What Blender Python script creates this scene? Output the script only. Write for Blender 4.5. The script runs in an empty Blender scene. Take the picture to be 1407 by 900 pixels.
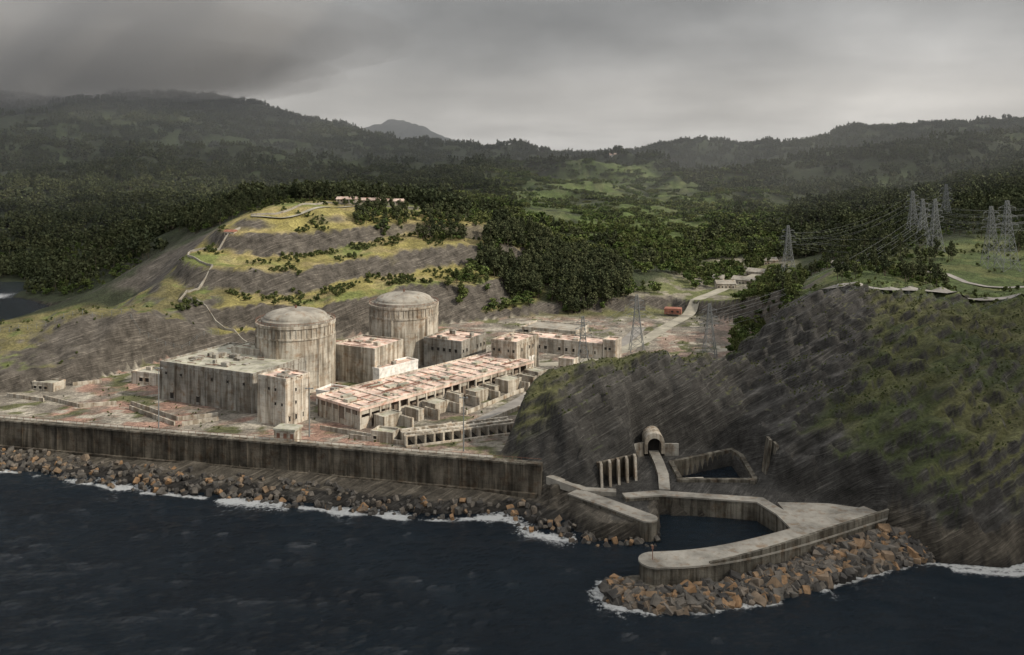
import bpy, math, random
import numpy as np
from mathutils import Vector, Matrix
random.seed(7); rng=np.random.default_rng(7)
CAMZ=115.0; F=1200.0; UC=703.5; VH=215.0
def W(u,v,z):
    y=(CAMZ-z)*F/(v-VH); return ((u-UC)*y/F,y,z)
def D(u,v,d): return ((u-UC)*d/F,d,CAMZ-(v-VH)*d/F)
def UD(l): return [((u-UC)*d/F,d) for u,d in l]
scene=bpy.context.scene
COL=scene.collection
def sstep(a,b,x):
    t=np.clip((x-a)/(b-a),0,1); return t*t*(3-2*t)
# ---------------- noise
_T=rng.random((8,256,256))
def vn(x,y,s=0):
    T=_T[s%8]; xi=np.floor(x).astype(int); yi=np.floor(y).astype(int)
    fx=x-xi; fy=y-yi; fx=fx*fx*fx*(fx*(fx*6-15)+10); fy=fy*fy*fy*(fy*(fy*6-15)+10)
    a=T[xi&255,yi&255]; b=T[(xi+1)&255,yi&255]; c=T[xi&255,(yi+1)&255]; d=T[(xi+1)&255,(yi+1)&255]
    return (a*(1-fx)+b*fx)*(1-fy)+(c*(1-fx)+d*fx)*fy
def fbm(x,y,o=4,s=0):
    r=0;a=.5;t=0
    for i in range(o):
        r=r+a*vn(x,y,s+i); t+=a; a*=.5
        x,y=(x*1.6+y*1.2)+17.3,(-x*1.2+y*1.6)+5.1
    return r/t
def pip(X,Y,P):
    ins=np.zeros(X.shape,bool); n=len(P)
    for i in range(n):
        x1,y1=P[i];x2,y2=P[(i+1)%n]
        if y1==y2: continue
        c=((y1>Y)!=(y2>Y))&(X<(x2-x1)*(Y-y1)/(y2-y1)+x1); ins^=c
    return ins
def pld(X,Y,P,closed=False):
    d=np.full(X.shape,1e12); n=len(P)
    for i in range(n if closed else n-1):
        x1,y1=P[i];x2,y2=P[(i+1)%n]; dx,dy=x2-x1,y2-y1; L=dx*dx+dy*dy+1e-9
        t=np.clip(((X-x1)*dx+(Y-y1)*dy)/L,0,1)
        d=np.minimum(d,(X-x1-t*dx)**2+(Y-y1-t*dy)**2)
    return np.sqrt(d)
def sd(X,Y,P):
    d=pld(X,Y,P,True); return np.where(pip(X,Y,P),d,-d)
# ---------------- terrain definition
CP=[(0,465,420),(100,440,430),(180,432,435),(250,440,460),(300,455,480),(-200,480,430),(50,500,402),(150,480,418),
(0,452,550),(-80,455,560),(60,446,560),(120,440,520),
(0,402,760),(0,375,850),(130,372,800),(100,410,690),(180,385,700),(200,335,760),(150,318,1000),(60,350,900),
(0,225,1700),(100,248,1400),(200,272,1200),(0,295,1200),(200,305,1000),(260,252,1400),(90,315,1000),(280,295,900),
(0,126,3000),(-300,118,3000),(150,128,3200),(300,140,3300),(400,165,3300),(470,180,3400),(540,203,3400),(600,212,3200),
(490,178,5500),(540,162,5500),(580,172,5500),(640,199,5500),(700,224,5500),(430,190,5500),
(700,198,2800),(650,204,2800),(760,224,2700),(830,232,2700),(870,226,2900),(900,214,3000),(940,208,2900),(980,190,2900),(1020,203,2900),(1070,192,2900),(1110,196,2900),(1180,174,2900),(1260,196,2800),(1330,182,2700),(1407,158,2700),(1700,140,2700),
(400,218,2000),(400,195,2500),(200,182,2400),(100,180,2400),(300,205,2000),(560,218,2300),(500,235,1800),(640,232,2000),(500,260,1200),(600,268,1100),(380,262,1300),(700,250,1700),
(500,256,2050),(300,240,2250),(650,258,2400),(1000,256,2400),(1200,258,2300),
(1240,252,1500),(1407,205,1600),(1100,268,1500),(1200,285,1050),(1320,256,1200),(1407,245,1100),(1000,246,2100),(1150,228,2100),(1300,212,2100),(920,242,2100),(1600,180,1600),
(830,230,2250),(800,248,1500),(760,262,1250),(850,265,1300),(700,278,1050),(900,288,1150),(950,274,1500),(880,255,1700),(790,290,1000),(1000,305,1000),(1050,295,1150),(1100,335,850),
(490,283,700),(400,281,680),(345,300,610),(440,290,640),(580,283,720),(640,300,700),(720,322,670),(330,278,750),(520,275,780),(420,272,900),(600,285,850),
(650,375,600),(500,415,520),(450,370,570),(560,345,620),(420,330,610),(350,335,590),(270,352,560),(230,412,510),(240,372,560),(330,400,520),(400,440,495),(700,390,610),(780,400,600),(850,410,590),(760,350,720),(850,345,800),(900,375,680),(940,360,760),(600,420,545),(680,425,565),(300,430,495),
(780,365,690),(210,350,640),(190,405,600),(150,430,570),
(750,440,560),(900,430,560),(1000,388,660),(1060,370,700),(1000,410,580),(960,400,640),
(785,517,315),(820,511,328),(900,500,345),(960,492,362),(1030,490,385),(760,537,310),(735,580,305),(716,606,303),(745,640,294),(770,650,293),
(860,560,321),(950,540,336),(1010,530,350),(820,600,302),(900,600,322),(980,610,328),(780,600,298),
(900,485,420),(960,475,440),(1030,465,440),(830,495,420),
(1150,398,400),(1110,405,395),(1070,432,388),(1040,468,382),(1200,400,400),(1190,425,376),(1150,450,366),(1100,480,360),(1250,500,318),(1300,560,289),(1350,650,260),(1407,420,395),(1407,560,292),(1100,560,322),(1060,500,362),(1040,600,309),(1200,600,287),(1200,520,322),(1230,670,266),(1100,640,286),(1300,450,362),(1300,690,256),(1380,700,252),(1160,670,273),(1500,600,282),(1700,560,290),(1407,480,342),(1250,430,382),
(1160,389,410),(1407,398,425),(1300,392,440),(1700,400,400),(1250,345,530),(1130,372,500),(1200,340,580),(1300,312,640),(1407,300,650),(1700,280,650),(1060,400,560),(1080,390,600),(1407,350,520),(1100,400,470),(1050,430,450),(1150,370,450)]
P3=[D(*c) for c in CP]
P3+=[(-4500,3000,330),(-5000,8000,150),(0,9000,60),(5000,8000,150),(4500,3000,280),(-2500,1600,120),(-1500,900,30),(2500,1200,120),(1200,500,60),(700,350,50),(-600,800,15),(0,4200,70),(2000,4200,120),(-2000,4500,200)]
P3+=[(-200,360,10),(-100,345,10),(-50,400,10),(20,400,10),(60,450,10),(100,540,12),(-150,460,10)]
P3=np.array(P3)
def mkrbf(P,c=4.0):
    n=len(P); d=np.sqrt((P[:,None,0]-P[None,:,0])**2+(P[:,None,1]-P[None,:,1])**2+c*c)
    A=np.zeros((n+1,n+1)); A[:n,:n]=-d; A[:n,n]=1; A[n,:n]=1
    b=np.zeros(n+1); b[:n]=P[:,2]; return np.linalg.solve(A,b)
RW=mkrbf(P3)
def rbf(X,Y):
    o=np.empty(X.shape)
    for i in range(0,len(X),20000):
        x=X[i:i+20000,None];y=Y[i:i+20000,None]
        d=np.sqrt((x-P3[None,:,0])**2+(y-P3[None,:,1])**2+16.0)
        o[i:i+20000]=-d@RW[:-1]+RW[-1]
    return o
WALL=[(-330,371),(10,291)]
PLAT=[(-400,387),(-330,371),(9,291.2),(-1,299),(-5,309),(4,328),(22,350),(52,375),(90,395),(120,420),(150,470),(150,540),(110,600),(20,580),(-47,545),(-100,505),(-151,480),(-170,460),(-185,438),(-200,402),(-226,384),(-330,395),(-400,400)]
COAST=[(6000,300),(600,285),(252,258),(184,246),(145,248),(138,245),(121,248),(111,264),(96,266),(82,266),(79,277),(47,281),(44,262),(28,262),(8,272),(-1,283),(-24,281),(-74,292),(-128,305),(-190,325),(-330,352),(-430,400),(-430,530),(-345,600),(-325,645),(-400,708),(-520,745),(-900,900),(-6000,1500)]
SEA=COAST+[(-6000,-3000),(6000,-3000)]
POOL=[(58,313),(82,325),(81,298),(59,298)]
HARB=[(20,281),(28,287),(32,293),(46,308),(47,326),(58,330),(84,331),(87,312),(86,292),(92,284),(112,274),(112,262),(81,262),(79,275),(47,279),(43,262),(28,262)]
QUAR=UD([(228,520),(240,480),(330,484),(440,500),(560,540),(700,560),(730,600),(730,690),(640,720),(400,720),(320,640),(240,590)])
PROM=[(-420,395),(-225,384),(-200,402),(-185,438),(-165,470),(-170,520),(-300,600),(-450,560),(-430,400)]
HEAD=UD([(690,296),(700,312),(760,335),(900,375),(1030,420),(1050,470),(1150,420),(1450,420),(1900,400),(1900,240),(1200,240),(740,280)])
def height(X,Y):
    h=rbf(X,Y)
    far=sstep(650,1500,Y)
    n=fbm(X/420,Y/420,5,1); r=1-abs(2*fbm(X/520+9,Y/520,5,3)-1)
    h=h+far*((n-.5)*60+(r-.78)*(70+100*sstep(1000,1700,Y)*(1-sstep(2300,2800,Y))))*sstep(700,2200,Y)
    h=h+(fbm(X/60,Y/60,4,2)-.5)*(5+far*24)+(fbm(X/14,Y/14,3,4)-.5)*1.6
    # quarry cuts
    q=sstep(-5,12,sd(X,Y,QUAR))*(1-sstep(56,68,h))
    st=18.0; hh=h+(fbm(X/75,Y/75,3,5)-.5)*15+3; t=hh/st; f=t-np.floor(t)
    ht=(np.floor(t)+sstep(.34,.64,f)*.8+f*.2)*st
    h=h+(ht-hh)*q*.95
    rg=1-abs(2*fbm((X*.9+Y*.3)/13,(Y*.8-X*.4)/40,4,5)-1)
    pm=sstep(-4,8,sd(X,Y,PROM)); h=h+(rg-.72)*(5*pm+3.6*q)
    # headland relief: gullies and tilted strata ledges
    hd=sstep(-3,10,sd(X,Y,HEAD))
    ridge=1-abs(2*fbm((X*.9+Y*.4)/15,(Y*.8-X*.4)/34,4,6)-1)
    h=h+hd*((ridge-.72)*10+(fbm(X/6,Y/6,3,1)-.5)*2.6)
    w=h-.42*X+.2*Y+(fbm(X/30,Y/30,3,3)-.5)*6; t=w/4.2; f=t-np.floor(t)
    h=h+((np.floor(t)+sstep(.45,.9,f))*4.2-w)*hd*.9
    pl=sd(X,Y,PLAT); k=sstep(-5,0,pl); h=h*(1-k)+10*k
    k=sstep(-5,0,sd(X,Y,HARB)); h=h*(1-k)+4.6*k
    s=-sd(X,Y,SEA)
    wl=(Y-(371+(X+330)*(-80/340)))
    front=(wl<0)&(X<12)&(X>-335)
    lim=np.where(front,.16*s+.3+(fbm(X/9,Y/9,3,2)-.4)*1.6,np.where((X>15)&(X<100)&(s<8)&(sd(X,Y,HARB)>-2),4.6,3.2*s-.3+fbm(X/6,Y/6,3,3)*3))
    lim=np.where(X<-335,1.3*s,lim)
    h=np.where(s>0,np.minimum(h,np.maximum(lim,-1.0)),np.maximum(-6,s*1.2-.8))
    p=sd(X,Y,POOL); h=np.where(p>0,-4,h)
    return h
def Hs(x,y): return float(height(np.array([float(x)]),np.array([float(y)]))[0])
def axis(a,b,step,lo,hi,g):
    c=list(np.arange(a,b,step)); s=step;x=c[-1];r=[]
    while x<hi: s*=g; x+=s; r.append(x)
    s=step;x=a;l=[]
    while x>lo: s*=g; x-=s; l.append(x)
    return np.array(l[::-1]+c+r)
xs=np.concatenate([axis(-340,-6,1.9,-6500,-6,1.016)[:-1],axis(-5,165,1.05,-5,6500,1.016)[1:]]); xs=np.unique(xs)
ys=np.arange(228,400,1.05); t=ys[-1]; s=1.05; L=[]
while t<9000:
    s=min(s*1.012,60); t+=s; L.append(t)
ys=np.concatenate([ys,L])
XX,YY=np.meshgrid(xs,ys); nx,ny=len(xs),len(ys)
Hh=height(XX.ravel(),YY.ravel()).reshape(ny,nx)
gy,gx=np.gradient(Hh,ys,xs); slope=np.sqrt(gx**2+gy**2)
# ---------------- helpers for objects
def mesh_obj(name,V,Fc,mat=None,parent=None,smooth=False):
    me=bpy.data.meshes.new(name); me.from_pydata([tuple(v) for v in V],[],Fc); me.update()
    ob=bpy.data.objects.new(name,me); COL.objects.link(ob)
    if mat: me.materials.append(mat)
    if parent: ob.parent=parent
    if smooth: me.polygons.foreach_set('use_smooth',[True]*len(me.polygons))
    return ob
def grid_obj(name,X,Y,Z,mat):
    ny,nx=X.shape; me=bpy.data.meshes.new(name)
    V=np.stack([X.ravel(),Y.ravel(),Z.ravel()],1).astype(np.float32)
    i=np.arange((ny-1)*(nx-1)); r=i//(nx-1); c=i%(nx-1); a=r*nx+c
    Q=np.stack([a,a+1,a+nx+1,a+nx],1)
    me.vertices.add(len(V)); me.vertices.foreach_set('co',V.ravel())
    me.loops.add(Q.size); me.loops.foreach_set('vertex_index',Q.ravel().astype(np.int32))
    me.polygons.add(len(Q)); me.polygons.foreach_set('loop_start',(np.arange(len(Q))*4).astype(np.int32))
    me.polygons.foreach_set('loop_total',np.full(len(Q),4,np.int32))
    me.polygons.foreach_set('use_smooth',np.ones(len(Q),bool))
    me.update(calc_edges=True); me.materials.append(mat)
    ob=bpy.data.objects.new(name,me); COL.objects.link(ob); return ob
def empty(name):
    e=bpy.data.objects.new(name,None); COL.objects.link(e); e.empty_display_size=.1; return e
class Geo:
    def __init__(s): s.V=[];s.F=[]
    def add(s,V,Fc):
        o=len(s.V); s.V+=list(V); s.F+=[tuple(i+o for i in f) for f in Fc]
    def box(s,x,y,ang,L,Wd,z0,z1):
        c,sn=math.cos(ang),math.sin(ang); p=[(x,y),(x+c*L,y+sn*L),(x+c*L-sn*Wd,y+sn*L+c*Wd),(x-sn*Wd,y+c*Wd)]
        s.prism(p,z0,z1)
    def prism(s,p,z0,z1):
        n=len(p); V=[(a,b,z0) for a,b in p]+[(a,b,z1) for a,b in p]
        Fc=[tuple(range(n-1,-1,-1)),tuple(range(n,2*n))]+[(i,(i+1)%n,n+(i+1)%n,n+i) for i in range(n)]
        s.add(V,Fc)
    def beam(s,a,b,w):
        a=Vector(a);b=Vector(b);d=(b-a)
        if d.length<1e-4: return
        d.normalize(); u=d.cross(Vector((0,0,1)))
        if u.length<.05: u=d.cross(Vector((1,0,0)))
        u.normalize(); v=d.cross(u); u*=w/2;v*=w/2
        V=[a+u+v,a-u+v,a-u-v,a+u-v,b+u+v,b-u+v,b-u-v,b+u-v]
        s.add(V,[(0,1,2,3),(7,6,5,4),(0,4,5,1),(1,5,6,2),(2,6,7,3),(3,7,4,0)])
    def obj(s,name,mat,parent=None,smooth=False): return mesh_obj(name,s.V,s.F,mat,parent,smooth)
def offs(pts,w):
    P=[Vector(p[:2]) for p in pts]; Lf=[];R=[]
    for i,p in enumerate(P):
        d1=(p-P[i-1]).normalized() if i>0 else None; d2=(P[i+1]-p).normalized() if i<len(P)-1 else None
        d=(d1 or d2) if (d1 is None or d2 is None) else (d1+d2).normalized()
        n=Vector((-d.y,d.x)); k=1.0
        if d1 is not None and d2 is not None: k=1/max(.4,n.dot(Vector((-d1.y,d1.x))))
        Lf.append(p+n*w/2*k); R.append(p-n*w/2*k)
    return Lf,R
def ribbon(G,pts,w,z0,z1):
    Lf,R=offs(pts,w); n=len(pts)
    V=[]
    for i in range(n):
        a=z0[i] if hasattr(z0,'__len__') else z0; b=z1[i] if hasattr(z1,'__len__') else z1
        V+=[(Lf[i].x,Lf[i].y,a),(R[i].x,R[i].y,a),(R[i].x,R[i].y,b),(Lf[i].x,Lf[i].y,b)]
    Fc=[(0,1,2,3),tuple((n-1)*4+k for k in (3,2,1,0))]
    for i in range(n-1):
        a=i*4;b=a+4
        Fc+=[(a+3,a+2,b+2,b+3),(a+2,a+1,b+1,b+2),(a,a+3,b+3,b),(a+1,a,b,b+1)]
    G.add(V,Fc)
def resamp(pts,st):
    o=[]
    for a,b in zip(pts[:-1],pts[1:]):
        L=math.hypot(b[0]-a[0],b[1]-a[1]); n=max(1,int(L/st))
        o+=[(a[0]+(b[0]-a[0])*i/n,a[1]+(b[1]-a[1])*i/n) for i in range(n)]
    return o+[tuple(pts[-1][:2])]
def smoothpl(pts,it=2):
    for _ in range(it):
        o=[pts[0]]
        for a,b in zip(pts[:-1],pts[1:]):
            o+=[(a[0]*.75+b[0]*.25,a[1]*.75+b[1]*.25),(a[0]*.25+b[0]*.75,a[1]*.25+b[1]*.75)]
        pts=o+[pts[-1]]
    return pts
def drape(name,pts,w,mat,lift=.25,st=4,cross=4):
    pts=resamp(smoothpl(pts,1),st); Lf,R=offs(pts,w); V=[];Fc=[]
    xs_=[];ys_=[]
    for l,r in zip(Lf,R):
        for k in range(cross+1):
            q=l.lerp(r,k/cross); xs_.append(q.x);ys_.append(q.y)
    z=height(np.array(xs_),np.array(ys_)).reshape(-1,cross+1)
    zz=z.max(1)*.6+z.mean(1)*.4
    for _ in range(3): zz[1:-1]=(zz[:-2]+zz[1:-1]*2+zz[2:])/4
    i=0
    for a in range(len(pts)):
        for k in range(cross+1): V.append((xs_[i],ys_[i],max(zz[a],z[a,k])+lift)); i+=1
    c=cross+1
    for a in range(len(pts)-1):
        for k in range(cross): Fc.append((a*c+k,a*c+k+1,(a+1)*c+k+1,(a+1)*c+k))
    Fc=[f[::-1] for f in Fc]
    return mesh_obj(name,V,Fc,mat)
# ---------------- materials
def nm(name):
    m=bpy.data.materials.new(name); m.use_nodes=True; nt=m.node_tree; b=nt.nodes['Principled BSDF']
    b.inputs['Specular IOR Level'].default_value=.2
    return m,nt,b
def N(nt,t,**k):
    n=nt.nodes.new(t)
    for a,v in k.items():
        if a.startswith('i_'): n.inputs[a[2:]].default_value=v
        else: setattr(n,a,v)
    return n
def ramp(nt,src,stops):
    r=nt.nodes.new('ShaderNodeValToRGB'); e=r.color_ramp.elements
    while len(e)<len(stops): e.new(.5)
    for i,(p,c) in enumerate(stops):
        e[i].position=p; e[i].color=tuple(c)[:3]+(1,) if hasattr(c,'__len__') else (c,c,c,1)
    nt.links.new(src,r.inputs[0]); return r.outputs[0]
def mul(nt,a,b,f=1.0,mode='MULTIPLY'):
    m=nt.nodes.new('ShaderNodeMix'); m.data_type='RGBA'; m.blend_type=mode
    if hasattr(f,'links'): nt.links.new(f,m.inputs[0])
    else: m.inputs[0].default_value=f
    for s,i in ((a,6),(b,7)):
        if hasattr(s,'links'): nt.links.new(s,m.inputs[i])
        else: m.inputs[i].default_value=tuple(s)+(1,)
    return m.outputs[2]
def noise(nt,vec,scale,detail=6,sc=(1,1,1),rot=(0,0,0),rough=.6):
    if any(rot):
        m0=N(nt,'ShaderNodeMapping'); m0.inputs['Rotation'].default_value=rot; nt.links.new(vec,m0.inputs[0]); vec=m0.outputs[0]
    mp=N(nt,'ShaderNodeMapping'); mp.inputs['Scale'].default_value=sc
    nt.links.new(vec,mp.inputs[0]); n=N(nt,'ShaderNodeTexNoise',i_Scale=scale,i_Detail=detail,i_Roughness=rough)
    nt.links.new(mp.outputs[0],n.inputs['Vector']); return n.outputs['Fac']
def bump(nt,b,src,strength,dist):
    n=N(nt,'ShaderNodeBump',i_Strength=strength,i_Distance=dist); nt.links.new(src,n.inputs['Height']); nt.links.new(n.outputs[0],b.inputs['Normal'])
def concrete(name,col,dark=(.46,.41,.36),streak=.9,scale=.12,tint=(.66,.5,.38),lines=True,bl=(.55,1.15)):
    m,nt,b=nm(name); tc=N(nt,'ShaderNodeTexCoord').outputs['Object']
    n1=noise(nt,tc,scale,10); c=mul(nt,col,ramp(nt,n1,[(.35,bl[0]),(.5,.92),(.65,bl[1])]),1)
    n2=noise(nt,tc,.6,8,(1,1,.07)); c=mul(nt,c,ramp(nt,n2,[(.4,dark),(.56,(1,1,1))]),streak)
    n3=noise(nt,tc,.35,8); c=mul(nt,c,ramp(nt,n3,[(.52,(1,1,1)),(.68,tint)]),.8)
    if lines:
        s=N(nt,'ShaderNodeSeparateXYZ'); nt.links.new(tc,s.inputs[0])
        w=N(nt,'ShaderNodeMath',operation='FRACT'); d=N(nt,'ShaderNodeMath',operation='DIVIDE'); d.inputs[1].default_value=2.4
        nt.links.new(s.outputs[2],d.inputs[0]); nt.links.new(d.outputs[0],w.inputs[0])
        c=mul(nt,c,ramp(nt,w.outputs[0],[(.0,.7),(.06,.72),(.09,1.0)]),.6)
    nt.links.new(c,b.inputs['Base Color']); b.inputs['Roughness'].default_value=.95
    bump(nt,b,noise(nt,tc,1.5,8),.6,.25); return m
def plain(name,col,rough=.9,var=.35,scale=.5,metal=0):
    m,nt,b=nm(name); tc=N(nt,'ShaderNodeTexCoord').outputs['Object']
    c=mul(nt,col,ramp(nt,noise(nt,tc,scale,8),[(.3,1-var),(.7,1+var)])); nt.links.new(c,b.inputs['Base Color'])
    b.inputs['Roughness'].default_value=rough; b.inputs['Metallic'].default_value=metal; return m
M_con=concrete('weathered_concrete',(.42,.39,.33))
M_conl=concrete('pale_concrete',(.50,.465,.40),streak=.8)
M_cong=concrete('grey_concrete',(.28,.27,.24))
M_wall=concrete('stained_sea_wall_concrete',(.095,.083,.065),dark=(.35,.35,.33),streak=.9,bl=(.4,1.5))
M_top=concrete('coping_concrete',(.27,.255,.22),streak=.2,lines=False)
M_jet=concrete('jetty_concrete',(.13,.12,.098),dark=(.3,.28,.25),streak=.9,bl=(.5,1.4))
M_roof=concrete('pink_roof_screed',(.58,.455,.385),streak=.3,lines=False,tint=(.72,.42,.32),bl=(.5,1.25))
M_roofg=concrete('mossy_roof',(.36,.35,.29),streak=.2,lines=False,tint=(.5,.55,.35))
M_dark=plain('dark_opening_fill',(.03,.027,.024))  # near-black colour stands in for the unlit depth of openings
M_white=plain('white_render',(.62,.6,.56))
M_rust=plain('rusty_red_steel',(.16,.085,.06))
M_brown=plain('dark_brown_wall',(.15,.12,.095))  # dark brown for the inset hall wall and the reactor hatches
M_steel=plain('galvanised_steel',(.17,.18,.18),.6,.1,.5,.2)
M_asph=plain('old_asphalt',(.19,.18,.165),.95,.3,.15)
M_track=plain('pale_track',(.25,.235,.19),.95,.3,.15)
M_tile=plain('terracotta_tiles',(.22,.10,.07))
# ---- terrain material
def terrain_mat():
    m,nt,b=nm('terrain_soil_rock_grass'); tc=N(nt,'ShaderNodeTexCoord').outputs['Object']
    col=N(nt,'ShaderNodeAttribute',attribute_name='Col').outputs['Color']; rk=N(nt,'ShaderNodeAttribute',attribute_name='rock').outputs['Fac']
    fine=noise(nt,tc,.6,10,rough=.7); mid=noise(nt,tc,.08,8)
    g=mul(nt,col,ramp(nt,fine,[(.3,.4),(.5,.95),(.7,1.55)])); g=mul(nt,g,ramp(nt,mid,[(.35,.65),(.65,1.3)]))
    st=noise(nt,tc,1.2,6,(.07,.07,1.2),(.30,.50,.2),.66); st2=noise(nt,tc,.16,9,(1,1,1.2),(.25,.4,.2),.65); st3=noise(nt,tc,.5,8,(1.3,1.3,.3),(0,.25,0),.65)
    r=mul(nt,col,ramp(nt,st,[(.32,.42),(.46,.9),(.52,.7),(.58,1.15),(.7,1.7)])); r=mul(nt,r,ramp(nt,st2,[(.32,.5),(.68,1.5)])); r=mul(nt,r,ramp(nt,st3,[(.35,.7),(.6,1.2)]),.6)
    c=mul(nt,g,r,rk,'MIX'); nt.links.new(c,b.inputs['Base Color']); b.inputs['Roughness'].default_value=1
    hm=mul(nt,fine,mul(nt,st,st3,.3,'MIX'),rk,'MIX'); bump(nt,b,hm,1.0,2.2); return m
Xf,Yf,Hf,Sf=XX.ravel(),YY.ravel(),Hh.ravel(),slope.ravel()
n1=fbm(Xf/14,Yf/14,4,1); n2=fbm(Xf/55,Yf/55,4,3); n3=fbm(Xf/220,Yf/220,4,5)
C=np.tile(np.array([.036,.044,.023]),(len(Xf),1))
def setc(mask,c):
    global C
    m=np.clip(mask,0,1)[:,None]; C=C*(1-m)+np.array(c)*m
setc(sstep(.48,.66,n3)*(Yf>650),(.05,.065,.028))
setc(sstep(4200,4600,Yf),(.022,.030,.034))  # far peak coloured darker and bluer in place of cloud shade and haze
MEAD=UD([(690,1050),(720,900),(880,780),(990,900),(1000,1350),(900,2000),(780,1900),(700,1400)])
setc(sstep(-30,60,sd(Xf,Yf,MEAD))*sstep(.35,.5,n2),(.08,.11,.034))
setc(sstep(-30,40,sd(Xf,Yf,MEAD))*sstep(.52,.62,n1)*.8,(.11,.125,.055))
q=sstep(-15,8,sd(Xf,Yf,QUAR)); setc(q,(.25,.22,.08)); setc(q*sstep(.48,.62,n2),(.15,.175,.055)); setc(q*sstep(.5,.62,n1)*.6,(.32,.26,.13))
p=sstep(-8,4,sd(Xf,Yf,PROM)); setc(p,(.15,.135,.06)); setc(p*sstep(.5,.6,n1),(.11,.13,.042))
hd=sstep(-6,6,sd(Xf,Yf,HEAD)); setc(hd,(.075,.08,.034)); setc(hd*sstep(.45,.62,n1),(.052,.064,.026)); setc(hd*sstep(.55,.65,n2)*.8,(.105,.105,.047))
VAL=UD([(720,480),(880,400),(1000,450),(1100,640),(1080,760),(980,780),(880,620),(740,580)])
v=sstep(-10,10,sd(Xf,Yf,VAL)); setc(v,(.13,.14,.06)); setc(v*sstep(.5,.58,n1),(.24,.22,.17))
PLR=UD([(1100,400),(1900,390),(1900,640),(1200,560),(1080,480)])
v=sstep(-10,15,sd(Xf,Yf,PLR)); setc(v*.9,(.07,.095,.034)); setc(v*sstep(.5,.6,n1)*.6,(.13,.135,.055))
pl=sstep(-3,1,sd(Xf,Yf,PLAT)); setc(pl,(.26,.235,.195)); setc(pl*sstep(.44,.50,n2)*(.55+.45*(Xf<-40)),(.31,.20,.155)); setc(pl*sstep(.54,.6,n1),(.12,.125,.06)); setc(pl*sstep(.6,.64,fbm(Xf/6,Yf/6,3,2)),(.38,.35,.29))
setc(pl*sstep(.56,.6,fbm(Xf/9+4,Yf/9,3,6))*.7,(.16,.145,.12))
setc(sstep(0,25,Yf-560)*pl,(.13,.13,.06))
setc(sstep(-2,1,sd(Xf,Yf,HARB)),(.10,.095,.082))
near=1-sstep(620,800,Yf)
rock=sstep(.45,.75,Sf+(n1-.5)*.5)*near
low=1-sstep(12,22,Hf+(n1-.5)*34+(n2-.5)*24)
RIDGE=UD([(690,290),(780,320),(1030,400),(1060,470),(1110,420),(1190,405),(1200,380),(1180,330),(1080,300),(900,290),(740,282)])
rg=sstep(-4,4,sd(Xf,Yf,RIDGE)+(n1-.5)*16)
rock=np.maximum(rock,hd*np.maximum(sstep(.95,1.5,Sf+(n1-.5)*.7),np.maximum(low,rg*sstep(.12,.3,Sf))))
grs=hd*(1-rg)*(1-low); rock=np.where(hd>.5,np.minimum(rock,1-grs*(1-sstep(1.0,1.6,Sf+(n1-.5)))),rock)
rock=np.maximum(rock,p*sstep(.28,.5,Sf+(n1-.5)*.4)*(1-sstep(500,540,Yf)))
s=-sd(Xf,Yf,SEA); wl=(Yf-(371+(Xf+330)*(-80/340))); front=((wl<0)&(Xf<30))|(s<3)
rock=np.where(front,1,rock); rock=np.where(pl>.9,0,rock)
rc=np.where(hd[:,None]>.5,np.array([.052,.050,.046]),np.array([.10,.09,.077]))
rc=np.where(front[:,None],np.array([.08,.071,.057]),rc); rc=np.where((Hf<1.5)[:,None],np.array([.03,.028,.025]),rc)
C=C*(1-rock[:,None])+rc*rock[:,None]
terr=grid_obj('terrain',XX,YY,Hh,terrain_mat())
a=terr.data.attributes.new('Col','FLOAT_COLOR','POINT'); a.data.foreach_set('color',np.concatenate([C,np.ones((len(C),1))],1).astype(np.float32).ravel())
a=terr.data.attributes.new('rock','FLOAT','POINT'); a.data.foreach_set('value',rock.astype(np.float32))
# ---------------- sea
JB=[(24,236),(25,226),(34,220),(48,220.5),(66,225),(88,236),(104,243),(120,249)]
wx=axis(-340,260,1.3,-9000,9000,1.1); wy=axis(190,350,1.1,-400,14000,1.1)
WX,WY=np.meshgrid(wx,wy); a_,b_=WX.ravel(),WY.ravel()
sds=sd(a_,b_,SEA); df=np.where((a_>20)&(a_<122),pld(a_,b_,JB),np.abs(sds-4.5)); df=np.minimum(df,np.where((a_>118),np.abs(sds-1.5),99))
inb=(a_>26)&(a_<122)&(b_>248)
foam=np.exp(-(df/1.8)**2)*.95*sstep(.40,.58,fbm(a_/11,b_/11,3,2))+np.exp(-(df/5.5)**2)*.8*sstep(.53,.64,fbm(a_/22,b_/22,4,6))
foam=np.where(inb,0,foam)
def water_mat():
    m,nt,b=nm('sea_water'); tc=N(nt,'ShaderNodeTexCoord').outputs['Object']
    f=N(nt,'ShaderNodeAttribute',attribute_name='foam').outputs['Fac']
    n=noise(nt,tc,.8,8,rough=.75); fr=N(nt,'ShaderNodeMath',operation='MULTIPLY_ADD'); nt.links.new(n,fr.inputs[0]); fr.inputs[1].default_value=2.4; fr.inputs[2].default_value=-1.6
    ad=N(nt,'ShaderNodeMath',operation='ADD'); nt.links.new(fr.outputs[0],ad.inputs[0]); nt.links.new(f,ad.inputs[1])
    fac=ramp(nt,ad.outputs[0],[(.0,0.0),(.4,1.0)])
    big=noise(nt,tc,.02,4); deep=ramp(nt,big,[(.35,(.004,.010,.017)),(.65,(.008,.018,.028))])
    c=mul(nt,deep,(.62,.64,.64),fac,'MIX'); nt.links.new(c,b.inputs['Base Color'])
    b.inputs['Specular IOR Level'].default_value=.5; b.inputs['IOR'].default_value=1.33
    rr=ramp(nt,fac,[(0,.07),(1,.9)]); nt.links.new(rr,b.inputs['Roughness'])
    w1=noise(nt,tc,.3,10,(1,1.7,1),(0,0,.35),.75); bump(nt,b,w1,1.0,3.2); return m
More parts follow.
